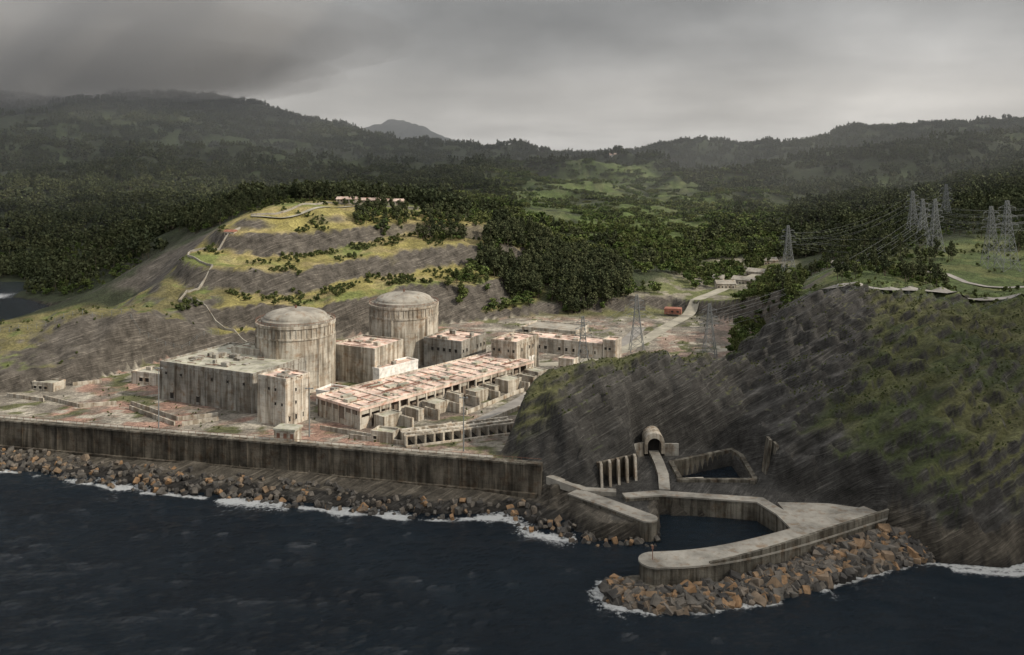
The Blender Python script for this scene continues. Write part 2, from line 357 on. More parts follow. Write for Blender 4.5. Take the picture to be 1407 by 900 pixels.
fade=np.exp(-np.maximum(0,np.abs(WX+40)-320)/60)*np.exp(-np.maximum(0,WY-340)/30)
WZ=((fbm(a_/7+b_/20,b_/4.2,4,1)-.5)*1.2+(fbm(a_/26,b_/15,3,5)-.5)*.9).reshape(WX.shape)*fade
WZ*=np.where(inb,.25,1).reshape(WX.shape)
sea=grid_obj('sea',WX,WY,WZ,water_mat())
a=sea.data.attributes.new('foam','FLOAT','POINT'); a.data.foreach_set('value',np.clip(foam,0,1).astype(np.float32))
# ---------------- scatter
def scatter(name,pos,rot,scl,objs):
    c=bpy.data.collections.new(name+'_sources')
    for o in dict.fromkeys(objs): c.objects.link(o)
    me=bpy.data.meshes.new(name); me.vertices.add(len(pos)); me.vertices.foreach_set('co',np.asarray(pos,np.float32).ravel())
    a=me.attributes.new('rotv','FLOAT_VECTOR','POINT'); a.data.foreach_set('vector',np.asarray(rot,np.float32).ravel())
    a=me.attributes.new('sclv','FLOAT_VECTOR','POINT'); a.data.foreach_set('vector',np.asarray(scl,np.float32).ravel())
    ob=bpy.data.objects.new(name,me); COL.objects.link(ob)
    g=bpy.data.node_groups.new(name+'_gn','GeometryNodeTree')
    g.interface.new_socket('Geometry',in_out='INPUT',socket_type='NodeSocketGeometry'); g.interface.new_socket('Geometry',in_out='OUTPUT',socket_type='NodeSocketGeometry')
    gi=g.nodes.new('NodeGroupInput'); go=g.nodes.new('NodeGroupOutput'); ip=g.nodes.new('GeometryNodeInstanceOnPoints')
    ci=g.nodes.new('GeometryNodeCollectionInfo'); ci.inputs['Collection'].default_value=c; ci.inputs['Separate Children'].default_value=True; ci.inputs['Reset Children'].default_value=True
    r=g.nodes.new('GeometryNodeInputNamedAttribute'); r.data_type='FLOAT_VECTOR'; r.inputs['Name'].default_value='rotv'
    s=g.nodes.new('GeometryNodeInputNamedAttribute'); s.data_type='FLOAT_VECTOR'; s.inputs['Name'].default_value='sclv'
    l=g.links.new; l(gi.outputs[0],ip.inputs['Points']); l(ci.outputs[0],ip.inputs['Instance']); ip.inputs['Pick Instance'].default_value=True
    l(r.outputs[0],ip.inputs['Rotation']); l(s.outputs[0],ip.inputs['Scale']); l(ip.outputs[0],go.inputs[0])
    md=ob.modifiers.new('scatter','NODES'); md.node_group=g; return ob
def foliage(name,c1,c2,c3):
    m,nt,b=nm(name); oi=N(nt,'ShaderNodeObjectInfo').outputs['Random']; ge=N(nt,'ShaderNodeNewGeometry')
    base=ramp(nt,oi,[(0,c1),(.5,c2),(1,c3)]); rp=ge.outputs['Random Per Island']
    c=mul(nt,base,ramp(nt,rp,[(0,.5),(1,1.5)])); nt.links.new(c,b.inputs['Base Color']); b.inputs['Roughness'].default_value=.9
    b.inputs['Specular IOR Level'].default_value=.05; return m
M_pine=foliage('pine_foliage',(.042,.052,.028),(.058,.068,.034),(.075,.083,.042))
M_bush=foliage('bush_foliage',(.05,.065,.025),(.07,.085,.032),(.095,.105,.04))
M_broad=foliage('broadleaf_foliage',(.055,.08,.027),(.08,.11,.034),(.11,.13,.045))
M_bark=plain('bark',(.09,.075,.055))
def leafs(V,Fc,c,r,n,sz,R):
    for _ in range(n):
        while True:
            p=R.uniform(-1,1,3)
            if .25<(p@p)<1: break
        p=np.array(c)+p*np.array(r); a=R.normal(size=3); a/=np.linalg.norm(a); b=np.cross(a,R.normal(size=3)); b/=np.linalg.norm(b)
        s=sz*R.uniform(.6,1.3); o=len(V)
        V+=[tuple(p+a*s),tuple(p+b*s*.8),tuple(p-a*s),tuple(p-b*s*.8)]; Fc.append((o,o+1,o+2,o+3))
def tree_geo(V,Fc,tv,tf,R,h,kind,ox=0,oy=0,nl=260,sz=.7):
    r0=h*.022
    def tube(a,b,ra,rb):
        o=len(tv)
        for q,r in ((a,ra),(b,rb)):
            for j in range(5): tv.append((q[0]+r*math.cos(j*1.2566),q[1]+r*math.sin(j*1.2566),q[2]))
        for j in range(5): tf.append((o+j,o+(j+1)%5,o+5+(j+1)%5,o+5+j))
    top=(ox+R.normal()*h*.03,oy+R.normal()*h*.03,h*.93)
    tube((ox,oy,-1),(top),r0,r0*.2)
    nb=9 if kind!='bush' else 4
    for i in range(nb):
        t=(i+.5)/nb
        if kind=='pine': z=h*(.3+.68*t); rad=h*.20*(1.05-t)**.7
        elif kind=='euc': z=h*(.42+.5*t); rad=h*.17*(1.0-abs(t-.5))
        else: z=h*(.3+.5*t); rad=h*.28
        an=R.uniform(0,6.28); d=rad*R.uniform(.2,1.0); c=(ox+d*math.cos(an),oy+d*math.sin(an),z)
        if nl>100: tube((ox,oy,z-h*.08),c,r0*.4,r0*.12)
        rr=rad*R.uniform(.6,1.0)+h*.03
        leafs(V,Fc,c,(rr,rr,h*.07*R.uniform(.8,1.5)),nl//nb,sz,R)
def mk_src(name,V,Fc,tv,tf,mat):
    o=len(V); me=bpy.data.meshes.new(name); me.from_pydata(V+tv,[],Fc+[tuple(i+o for i in f) for f in tf]); me.materials.append(mat); me.materials.append(M_bark)
    me.polygons.foreach_set('material_index',[0]*len(Fc)+[1]*len(tf)); me.update(); return bpy.data.objects.new(name,me)
def tree_src(name,kind,h,mat,seed,nl=300,sz=.62):
    R=np.random.default_rng(seed);V=[];Fc=[];tv=[];tf=[]; tree_geo(V,Fc,tv,tf,R,h,kind,nl=nl,sz=sz); return mk_src(name,V,Fc,tv,tf,mat)
def clump_src(name,mat,seed,kind='pine',n=10,rad=13,h=13,nl=54,sz=1.3):
    R=np.random.default_rng(seed);V=[];Fc=[];tv=[];tf=[]
    for i in range(n):
        a=R.uniform(0,6.28);d=rad*math.sqrt(R.uniform()); tree_geo(V,Fc,tv,tf,R,h*R.uniform(.6,1.2),kind,d*math.cos(a),d*math.sin(a),nl,sz)
    return mk_src(name,V,Fc,tv,tf,mat)
def place(name,X,Y,srcs,s0,s1,sink=.3):
    z=height(X,Y); k=z>1.5; X,Y,z=X[k],Y[k],z[k]; n=len(X)
    s=rng.uniform(s0,s1,n); sc=np.stack([s*rng.uniform(.85,1.15,n),s*rng.uniform(.85,1.15,n),s*rng.uniform(.8,1.2,n)],1)
    rt=np.stack([rng.normal(0,.04,n),rng.normal(0,.04,n),rng.uniform(0,6.28,n)],1)
    return scatter(name,np.stack([X,Y,z-sink],1),rt,sc,srcs)
def inpoly(poly,n):
    P=np.array(poly); x=rng.uniform(P[:,0].min(),P[:,0].max(),n*3); y=rng.uniform(P[:,1].min(),P[:,1].max(),n*3)
    k=pip(x,y,poly); return x[k][:n],y[k][:n]
pines=[tree_src('pine_a','pine',13,M_pine,1),tree_src('pine_b','pine',15,M_pine,2),tree_src('euc_a','euc',15,M_pine,3),tree_src('euc_b','euc',12,M_pine,4)]
broads=[tree_src('broad_a','bush',7,M_broad,5,260,.55),tree_src('broad_b','bush',8,M_broad,6,260,.6),tree_src('broad_c','euc',9,M_bush,7,260,.5)]
bushes=[tree_src('bush_%d'%i,'bush',2.6,M_bush,20+i,120,.33) for i in range(3)]
clp=[clump_src('clump_%d'%i,M_pine,30+i,n=9) for i in range(4)]
clb=[clump_src('clumpb_%d'%i,M_broad if i%2 else M_bush,40+i,'bush',11,14,8,44,1.2) for i in range(4)]
x,y=inpoly(UD([(655,610),(700,595),(790,580),(870,600),(860,680),(780,720),(680,690)]),1500); k=fbm(x/30,y/30,3,2)>.3; place('pine_forest',x[k],y[k],pines+broads[:1],.6,1.1)
def band(y0,y1,n,thr):
    y=np.sqrt(rng.uniform(y0**2,y1**2,n)); x=(rng.uniform(-250,1660,n)-UC)/F*y
    f=fbm(x/160,y/160,3,4); k=(f>thr); return x[k],y[k]
def notin(x,y,polys):
    k=np.ones(len(x),bool)
    for p_,m_ in polys: k&=sd(x,y,p_)<m_
    return x[k],y[k]
GRN=UD([(650,700),(1080,700),(1100,1500),(950,2200),(680,1900),(620,1000)])
x,y=band(720,1500,5200,.25); x,y=notin(x,y,[(QUAR,0),(VAL,0),(MEAD,10),(GRN,0)]); place('hillside_forest',x,y,clp,.75,1.05)
x,y=inpoly(GRN,2600); x,y=notin(x,y,[(QUAR,0),(VAL,0),(MEAD,10)]); place('green_valley_wood',x,y,clb+clp[:1],.6,1.0)
x,y=band(1500,4600,20000,.0); x,y=notin(x,y,[(MEAD,0)]); place('mountain_forest',x,y,clp,.9,1.4)
x,y=inpoly(MEAD,1300); k=fbm(x/50,y/50,3,2)>.46; place('hedgerow_trees',x[k],y[k],clb,.4,.9)
x,y=inpoly(UD([(600,545),(720,560),(880,600),(960,640),(1060,720),(1100,760),(1000,900),(700,900),(720,720),(650,620)]),2600); k=fbm(x/40,y/40,3,6)>.38; x,y=x[k],y[k]; x,y=notin(x,y,[(PLAT,-4)]); place('broadleaf_wood',x,y,broads,.5,1.2)
x,y=inpoly(UD([(480,640),(640,640),(650,690),(560,700),(470,690)]),420); k=fbm(x/25,y/25,3,6)>.42; place('hilltop_trees',x[k],y[k],broads+pines[2:],.45,.9)
x,y=inpoly(UD([(270,690),(300,650),(420,740),(420,820),(240,820)]),600); place('ridge_wood',x,y,broads+pines,.6,.9)
x,y=inpoly(UD([(0,720),(180,680),(230,900),(0,900)]),700); place('cove_wood',x,y,broads,.5,.9)
x,y=inpoly(UD([(1060,470),(1200,470),(1500,560),(1500,720),(1200,720),(1080,620)]),1500); k=fbm(x/35,y/35,3,5)>.47; place('plateau_trees',x[k],y[k],broads+pines,.5,.9)
x,y=inpoly(UD([(1150,418),(1300,415),(1300,470),(1150,470)]),160); k=fbm(x/20,y/20,3,5)>.42; place('roadside_trees',x[k],y[k],broads+pines[2:],.4,.8)
x,y=inpoly(UD([(1000,440),(1100,430),(1110,600),(1060,700),(1010,560)]),700); place('valley_side_trees',x,y,broads,.4,.9)
def bushin(name,poly,n,thr,s0=.6,s1=1.5,zmin=0,sm=.95):
    x,y=inpoly(poly,n); z=height(x,y); e=1.5
    sl=np.hypot(height(x+e,y)-z,height(x,y+e)-z)/e
    k=(fbm(x/18,y/18,3,6)>thr)&(sl<sm)&(-sd(x,y,SEA)>2)&(sd(x,y,PLAT)<-1)&(sd(x,y,HARB)<-1)&(z>zmin)
    return place(name,x[k],y[k],bushes,s0,s1)
bushin('quarry_bushes',QUAR,4200,.55)
bushin('promontory_bushes',PROM,900,.6,.4,1)
bushin('headland_scrub',HEAD,14000,.40,.12,.4,24,1.4)
bushin('plateau_scrub',PLR,1500,.5,.5,1.3)
x,y=inpoly(PLAT,1800); k=(fbm(x/15,y/15,3,2)>.58); x,y=x[k],y[k]; place('yard_weeds',x,y,bushes,.2,.5,.1)
# ---------------- boulders
def rockmat():
    m,nt,b=nm('boulder_stone'); oi=N(nt,'ShaderNodeObjectInfo').outputs['Random']; tc=N(nt,'ShaderNodeTexCoord').outputs['Object']
    base=ramp(nt,oi,[(0,(.035,.033,.031)),(.4,(.075,.07,.062)),(.7,(.115,.102,.086)),(.88,(.165,.115,.072)),(1,(.22,.135,.072))])
    c=mul(nt,base,ramp(nt,noise(nt,tc,.8,6),[(.3,.5),(.7,1.4)])); nt.links.new(c,b.inputs['Base Color']); b.inputs['Roughness'].default_value=.9; bump(nt,b,noise(nt,tc,2,6),.6,.2); return m
M_boul=rockmat()
import bmesh
def boulder(i):
    R=np.random.default_rng(100+i); bm=bmesh.new()
    for sx in (-1,1):
        for sy in (-1,1):
            for sz in (-1,1):
                for _ in range(2): bm.verts.new(np.array([sx,sy,sz])*R.uniform(.55,1.0,3)*np.array([1.25,.9,.8]))
    bmesh.ops.convex_hull(bm,input=bm.verts); bmesh.ops.delete(bm,geom=[v for v in bm.verts if not v.link_faces],context='VERTS')
    me=bpy.data.meshes.new('boulder_%d'%i); bm.to_mesh(me); bm.free(); me.materials.append(M_boul); return bpy.data.objects.new('boulder_%d'%i,me)
bo=[boulder(i) for i in range(8)]
def boulders(name,x,y,z,s0,s1):
    n=len(x); s=rng.uniform(s0,s1,n)*np.where(rng.random(n)<.12,1.4,1)
    return scatter(name,np.stack([x,y,z],1),rng.uniform(0,6.28,(n,3)),np.stack([s,s,s],1),bo)
x=rng.uniform(-330,44,12000); y=rng.uniform(250,372,12000); s=-sd(x,y,SEA); wl=(y-(371+(x+330)*(-80/340)))
edge=(fbm(x/12,y/12,3,2)-.5)*8
k=(s>-5+edge*.5)&(s<7+4*(x<-60)+edge)&(wl<-1.5)&~((x>10)&(s>4)); x,y,s=x[k],y[k],s[k]; k=rng.random(len(x))<.72; x,y,s=x[k],y[k],s[k]
boulders('shore_boulders',x,y,np.clip(.16*s+.4,-.4,3)+rng.uniform(-.3,.6,len(x)),.45,1.1)
JW=[(30,232),(35,228.5),(44,229),(58,233.5),(81.4,244.5),(110,260),(116,261)]
x=rng.uniform(20,126,9000);y=rng.uniform(214,264,9000); d=pld(x,y,JW); out=pip(x,y,JB+[(124,256),(116,261),(110,260),(81.4,244.5),(58,233.5),(44,229),(35,228.5),(30,232)])
k=out&(d>.3); x,y,d=x[k],y[k],d[k]; k=rng.random(len(x))<.75; x,y,d=x[k],y[k],d[k]
boulders('jetty_boulders',x,y,np.clip(1.7+1.6*sstep(60,100,x)-d*.25,-.4,4)+rng.uniform(-.4,.4,len(x)),.75,1.6)
# ---------------- sea wall
e=empty('sea_wall'); G=Geo(); ribbon(G,resamp(WALL,8),2.4,-1,12.2); G.obj('wall_body',M_wall,e)
G=Geo(); ribbon(G,resamp(WALL,8),3.0,12.203,12.8); G.obj('coping',M_jet,e)
d=Vector((340,-80)).normalized(); n=Vector((-d.y,d.x))
G=Geo()
for i in range(0,349,16):
    q=Vector((-330,371))+d*(i+1)-n*1.0; G.box(q.x,q.y,math.atan2(d.y,d.x)-math.pi/2,.45,.6,-.5,12.19)
G.obj('buttresses',M_wall,e)
G=Geo(); a0=Vector((-330,371)); G.box(a0.x-n.x*2.4,a0.y-n.y*2.4,math.atan2(d.y,d.x),348,1.5,-.5,3.2); G.obj('toe_beam',M_wall,e)
G=Geo(); a0=Vector((-330,371))+n*4.2; b0=Vector((-8,295.5))+n*4.2
ribbon(G,[tuple(a0),tuple(b0)],5.0,9.5,11.6); G.obj('promenade',M_top,e)
G=Geo()
for i in range(0,345,3):
    p=Vector((-330,371))+d*i+n*1.0; G.beam((p.x,p.y,12.8),(p.x,p.y,13.8),.1)
G.beam((-330,372,13.8),(10,292,13.8),.09); G.obj('railing',M_rust,e)
e=empty('sea_wall_kiosk'); kx,ky=-86,315.5; ka=math.radians(-13)
G=Geo(); G.box(kx,ky,ka,8,5.5,10,16.2); G.obj('walls',M_con,e)
G=Geo(); G.box(kx-.4,ky-.3,ka,8.8,6.3,16.203,16.9); G.obj('roof',M_roofg,e)
G=Geo(); [G.box(kx+1+i*2.6,ky-.25-i*.6,ka,1.3,.3,13.4,15.2) for i in range(3)]; G.obj('windows',M_rust,e)
# ---------------- buildings
def block(name,x,y,deg,L,Wd,z0,z1,mat,roof,wins=None,par=.9,pil=0,clutter=0,occ=.7):
    e=empty(name); a=math.radians(deg); c,s=math.cos(a),math.sin(a)
    def loc(u,v): return (x+c*u-s*v,y+s*u+c*v)
    G=Geo(); G.box(x,y,a,L,Wd,z0-.5,z1); G.obj('walls',mat,e)
    G=Geo(); G.box(*loc(.5,.5),a,L-1,Wd-1,z1+.004,z1+.15); G.obj('roof',roof,e)
    if par: 
        G=Geo(); t=.5
        G.box(*loc(-.1,-.1),a,L+.2,t,z1+.003,z1+par); G.box(*loc(-.1,Wd-t+.1),a,L+.2,t,z1+.003,z1+par)
        G.box(*loc(-.1,t-.1),a,t,Wd-2*t+.2,z1+.003,z1+par); G.box(*loc(L-t+.1,t-.1),a,t,Wd-2*t+.2,z1+.003,z1+par)
        G.obj('parapet',mat,e)
    if pil:
        G=Geo(); n=max(2,int(L/pil)); m=max(2,int(Wd/pil))
        for i in range(n+1): G.box(*loc(i*(L-.6)/n,-.25),a,.6,.252,z0,z1-.3)
        for i in range(m+1): G.box(*loc(L-.002,i*(Wd-.6)/m),a,.252,.6,z0,z1-.3)
        G.box(*loc(0,-.2),a,L,.202,z1-.9,z1-.25); G.box(*loc(L-.003,0),a,.2,Wd,z1-.9,z1-.25)
        G.obj('pilasters',mat,e)
    if wins:
        G=Geo();S=Geo()
        for face,u0,u1,zz,ww,hh,gap in wins:
            u=u0
            while u+ww<=u1:
                if random.random()<occ:
                    if face=='f': G.box(*loc(u,-.04),a,ww,.05,zz,zz+hh); S.box(*loc(u-.15,-.3),a,ww+.3,.3,zz-.25,zz-.003); S.box(*loc(u-.15,-.35),a,ww+.3,.35,zz+hh+.003,zz+hh+.25)
                    else: G.box(*loc(L-.01,u),a,.05,ww,zz,zz+hh); S.box(*loc(L,u-.15),a,.3,ww+.3,zz-.25,zz-.003); S.box(*loc(L,u-.15),a,.35,ww+.3,zz+hh+.003,zz+hh+.25)
                u+=ww+gap
        G.obj('dark_window_panels',M_dark,e); S.obj('sills',mat,e)  # raised panels on the wall; dark colour replaces shade inside openings
    if clutter:
        G=Geo()
        for i in range(clutter):
            u=random.uniform(.08,.8)*L;v=random.uniform(.1,.75)*Wd; G.box(*loc(u,v),a,random.uniform(1.2,4),random.uniform(1,3.5),z1+.15,z1+random.uniform(.5,1.9))
        G.obj('rooftop_plant',random.choice([mat,M_cong]),e)
        G=Geo()
        for i in range(clutter):
            u=random.uniform(.05,.7)*L;v=random.uniform(.1,.9)*Wd; G.beam((*loc(u,v),z1+.6),(*loc(u+random.uniform(3,8),v),z1+.6),.25)
        G.obj('roof_pipes',M_rust,e)
    return e
block('auxiliary_building',-152.6,378.7,-25.5,52,42,10,25.5,M_cong,M_roofg,[('f',3,50,21,1.2,1.2,7.5),('r',4,36,19,1.5,1.6,5),('f',6,50,11,2,2.6,13)],pil=8,clutter=18,occ=.55)
block('roof_penthouse',-128,398,-25.5,20,12,25.5,28,M_con,M_roofg,None,par=.5,clutter=2)
block('stair_block',-100.5,345.5,-30,15,13,10,28,M_conl,M_roof,[('f',2,14,23.5,.9,1.2,2.6),('f',2,14,18,.9,1.2,2.6),('r',1.5,12,23,.9,1.3,2.6),('r',1.5,12,18,.9,1.3,2.6),('r',1.5,12,12,1,2,2.6)],pil=3.7,clutter=5,occ=.5)
block('fuel_building',-84.5,411,-26,24,24,10,26,M_con,M_roof,[('r',2,22,15,1.4,1.4,3.5)],clutter=6)
block('white_annexe',-83,370,-26,14,10,10,15.5,M_white,M_roof,[('f',1,13,12,1.5,1.5,2)],clutter=2)
block('white_gallery',-60.5,398,49,24,8,10,17.5,M_white,M_roof,[('f',1,23,12.5,1.2,1.2,3)],clutter=2)
block('annexe_block',-10,424,-30,14,22,10,25.5,M_con,M_roof,[('f',1,13,21,1.1,1.4,1.6),('f',1,13,16,1.1,1.4,1.6),('r',1,21,21,1.2,1.6,2.5)],pil=3.5,clutter=4,occ=.6)
block('control_building',-44,436,-28,22,24,10,24,M_cong,M_roof,[('f',1,21,19,1.4,1.6,2),('r',1,23,19,1.4,1.6,2)],clutter=6)
block('pump_house',-176,404,-20,16,10,10,15,M_conl,M_roofg,[('f',1,15,11.5,2,1.8,1.5)],clutter=2)
block('long_workshop',5.7,474,-27.5,46,15,10,17,M_conl,M_roof,[('f',1,45,12,1.6,1.8,2.4)],pil=4,clutter=4)
block('workshop_tower',47,452.5,-27.5,7,9,10,19.5,M_conl,M_roof,[('f',1,6,15,1.2,1.4,1)])
block('gate_building',22.5,424,-27,8,8,10,16.5,M_conl,M_roof,[('f',1,7,12,1.5,1.5,1)])
block('flat_store',6,520,-25,34,22,10,13,M_conl,M_top,[('f',1,33,10.8,3,1.4,2)])
block('yard_hut',-52,322,-20,9,6,10,13.2,M_con,M_roofg,[('f',1,8,11,1.2,1.2,1.5)])
block('yard_hut',-216,393,-18,12,7,10,13,M_con,M_roofg,[('f',1,11,10.8,1.5,1.3,1.5)])
block('valley_shed',100,574,-15,11,8,12,15,M_tile,M_tile,[('f',1,10,12.6,1.5,1.4,2)],par=0)
block('guard_hut',3,430,-27,6,6,10,16,M_white,M_top)
def turbine():
    e=empty('turbine_hall'); x,y=-58.3,335.4; a=math.radians(49); c,s=math.cos(a),math.sin(a); L,Wd=105,28
    loc=lambda u,v:(x+c*u-s*v,y+s*u+c*v)
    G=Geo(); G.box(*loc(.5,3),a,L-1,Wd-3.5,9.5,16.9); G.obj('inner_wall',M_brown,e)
    G=Geo(); G.box(*loc(0,0),a,L,Wd,17,18); G.obj('roof_slab',M_roof,e)
    G=Geo(); 
    for i in range(22): G.box(*loc(i*(L-.8)/21,.1),a,.8,.9,9.5,16.995)
    for i in range(7): G.box(*loc(.1,1.2+i*(Wd-2)/6.5),a,.8,.7,9.5,16.995)
    G.obj('columns',M_conl,e)
    G=Geo()
    for i in range(21):
        u=i*(L-.8)/21+.805; w=(L-.8)/21-.81; r=random.random()
        if r<.4: G.box(*loc(u,.4),a,w,.4,9.5,14.2)
        elif r<.75: G.box(*loc(u,.4),a,w,.4,9.5,12.6)
        if random.random()<.6: G.box(*loc(u,.42),a,w,.36,15.4,16.99)
    for i in range(6): G.box(*loc(.4,1.2+i*(Wd-2)/6.5+.705),a,.4,(Wd-2)/6.5-.71,9.5,15 if i!=2 else 12)
    G.obj('infill_panels',M_con,e)
    G=Geo()
    for i in range(16): G.box(*loc(3+i*6.4,2),a,.35,Wd-4,18.003,18.4)
    G.box(*loc(0,8),a,L,.3,18.004,18.35); G.box(*loc(0,18),a,L,.3,18.005,18.36); G.box(*loc(0,0),a,L,.35,18.002,18.6); G.box(*loc(0,Wd-.35),a,L,.35,18.002,18.6)
    G.obj('roof_ribs',M_conl,e)
    G=Geo()
    for i in range(26):
        u=random.uniform(2,L-6);v=random.uniform(2,Wd-5); G.box(*loc(u,v),a,random.uniform(1,5),random.uniform(.8,3),18.01,18.3+random.random())
    G.obj('roof_hatches',M_roofg,e)
    G=Geo()
    for i in range(22):
        u=random.uniform(2,L-12);v=random.uniform(2,Wd-3); G.beam((*loc(u,v),18.5),(*loc(u+random.uniform(3,12),v),18.5),.3)
    G.obj('rusty_rails',M_rust,e)
    for i,(u,v,l,w,h) in enumerate([(6,-7,9,6,4.5),(22,-9,3,8,4),(32,-8,8,7.5,4),(46,-8,2.5,7.5,5),(55,-9,8,6,4.5),(68,-8,3,7.5,4),(76,-9,9,8,5),(92,-10,3,9,4),(97,-9,7,8.5,5)]):
        p=loc(u,v); block('transformer_bay',p[0],p[1],49,l,w,10,10+h,M_con,M_roofg,None,par=.5)
    for u in (14,28,40,52,64,84):
        p=loc(u,-14); block('firewall',p[0],p[1],49,1,8,10,14,M_con,M_con,None,par=0)
turbine()
def lathe(prof,cx,cy,n=96):
    V=[];Fc=[]
    for r,z in prof:
        for j in range(n):
            t=2*math.pi*j/n; V.append((cx+r*math.cos(t),cy+r*math.sin(t),z))
    for i in range(len(prof)-1):
        for j in range(n): Fc.append((i*n+j,i*n+(j+1)%n,(i+1)*n+(j+1)%n,(i+1)*n+j))
    return V,Fc
def reactor(x,y,dz):
    e=empty('reactor_building')
    V,Fc=lathe([(17.5,9),(17.5,33.2+dz),(17.9,33.2+dz),(17.9,34+dz),(17.5,34+dz),(17.5,38+dz),(18,38.2+dz),(18,39.4+dz),(17.2,39.4+dz),(17.2,39+dz),(15.4,39+dz)],x,y); mesh_obj('containment_wall',V,Fc,M_con,e)
    pr=[(15.6,38.9+dz),(15.4,40.4+dz),(14.6,40.9+dz)]+[(14.4*math.cos(t*math.pi/2/8),40.9+dz+4.0*math.sin(t*math.pi/2/8)) for t in range(0,8)]+[(.05,44.9+dz)]
    V,Fc=lathe(pr,x,y); mesh_obj('dome_cap',V,Fc,M_top,e)
    G=Geo()
    for j in range(48):
        t=2*math.pi*j/48; p=(x+17.6*math.cos(t),y+17.6*math.sin(t)); G.beam((p[0],p[1],34.02+dz),(p[0],p[1],38.1+dz),.35)
    for j in range(6):
        t=2*math.pi*j/6+.3; p=(x+17.6*math.cos(t),y+17.6*math.sin(t)); G.beam((p[0],p[1],10),(p[0],p[1],33.1+dz),.9)
    G.obj('ribs',M_con,e)
    G=Geo()
    for j in range(60):
        t=2*math.pi*j/60; p=(x+17.7*math.cos(t),y+17.7*math.sin(t)); q=(x+17.7*math.cos(t+.105),y+17.7*math.sin(t+.105)); G.beam((p[0],p[1],39.4+dz),(p[0],p[1],40.5+dz),.12); G.beam((p[0],p[1],40.5+dz),(q[0],q[1],40.5+dz),.12)
    G.beam((x,y,44.8+dz),(x,y,46.2+dz),.8)
    G.obj('rim_railing',M_rust,e)
    G=Geo()
    for j,(t,z) in enumerate([(-1.9,28),(-1.2,24),(-.7,30),(-2.3,22)]):
        p=(x+17.45*math.cos(t),y+17.45*math.sin(t)); G.box(p[0],p[1],t+math.pi/2,1.6,.3,z,z+2)
    G.obj('hatches',M_brown,e)
reactor(-99.5,402,0.4); reactor(-56,453,0)
e=empty('intake_channel'); p0=Vector((-38,314.5)); p1=Vector((2,330.5)); dd=(p1-p0).normalized(); nn=Vector((-dd.y,dd.x)); L=(p1-p0).length; ang=math.atan2(dd.y,dd.x)
G=Geo(); G.box(p0.x,p0.y,ang,L,1,9.6,10.6); q=p0+nn*9; G.box(q.x,q.y,ang,L,1,9.6,14); 
for i in range(13):
    q=p0+dd*(i*L/12.3)+nn*1.003; G.box(q.x,q.y,ang,.7,8,9.6,13.6)
G.obj('fins',M_con,e)
G=Geo(); q=p0+nn*4; G.box(q.x,q.y,ang,L,1.6,13.603,14.2); q=p0+nn*1.1; G.box(q.x,q.y,ang,L,.8,13.603,14.1); G.obj('beams',M_con,e)
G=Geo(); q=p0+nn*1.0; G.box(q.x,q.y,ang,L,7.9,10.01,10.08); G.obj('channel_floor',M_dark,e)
def lowwall(pts,h=1.6,w=.5,mat=None,name='yard_wall'):
    G=Geo(); P=[W(u,v,10)[:2] for u,v in pts]; ribbon(G,P,w,9.8,10+h); return G.obj(name,mat or M_con)
for pts in ([(180,556),(245,578),(300,572)],[(178,562),(240,585)],[(250,585),(300,578)],[(60,548),(110,560),(160,556)],[(10,545),(60,552)],[(100,530),(140,526)],[(570,600),(620,585)],[(440,590),(530,605)],[(480,602),(560,612)],[(640,570),(700,545),(740,530)],[(660,585),(720,560)]): lowwall(pts)
for pts in ([(120,500),(150,497)],[(110,520),(118,500),(130,498)]): lowwall(pts,2.5)
drape('road',[W(u,v,10)[:2] for u,v in [(560,612),(620,598),(700,560),(760,525),(800,505),(845,480),(870,460),(880,450)]],7,M_asph,.05)
drape('road',UD([(740,440),(800,445),(870,480),(930,560),(980,620),(1010,660),(1060,700)]),8,M_track,.1)
drape('road',UD([(1120,425),(1160,412),(1230,407),(1320,406),(1407,408),(1600,405)]),5,M_asph,.15)
drape('road',UD([(1230,455),(1290,470),(1340,440),(1407,432),(1600,430)]),4,M_asph,.15)
drape('hill_track',UD([(345,610),(400,625),(450,660),(490,690),(580,715)]),4,M_track,.3)
drape('hill_track',UD([(0,790),(130,800),(170,770)]),4,M_track,.3)
P=UD([(330,600),(300,585),(262,575),(258,560),(275,545),(292,535),(262,520),(246,505),(270,492),(310,486),(345,482)]); P=resamp(P,5)
zz=height(np.array([p[0] for p in P]),np.array([p[1] for p in P])); G=Geo(); ribbon(G,P,.6,list(zz-1),list(zz+1.3)); G.obj('boundary_wall',M_top)
P=resamp(UD([(345,612),(400,640),(450,690),(575,705)]),6); zz=height(np.array([p[0] for p in P]),np.array([p[1] for p in P])); G=Geo(); ribbon(G,P,.5,list(zz-1),list(zz+1.4)); G.obj('boundary_wall',M_top)
def fence(name,pts,h=2.4,st=4):
    P=resamp(pts,st); zz=height(np.array([p[0] for p in P]),np.array([p[1] for p in P])); G=Geo()
    for i,(p,z) in enumerate(zip(P,zz)):
        G.beam((p[0],p[1],z-.3),(p[0],p[1],z+h),.16)
        if i: 
            for k in (.5,.95): G.beam((P[i-1][0],P[i-1][1],zz[i-1]+h*k),(p[0],p[1],z+h*k),.06)
    G.obj(name,M_steel)
fence('fence',UD([(-80,425),(0,424),(100,432),(180,436),(250,458),(300,478)]))
fence('fence',UD([(1100,392),(1200,396),(1407,398)]),1.4)
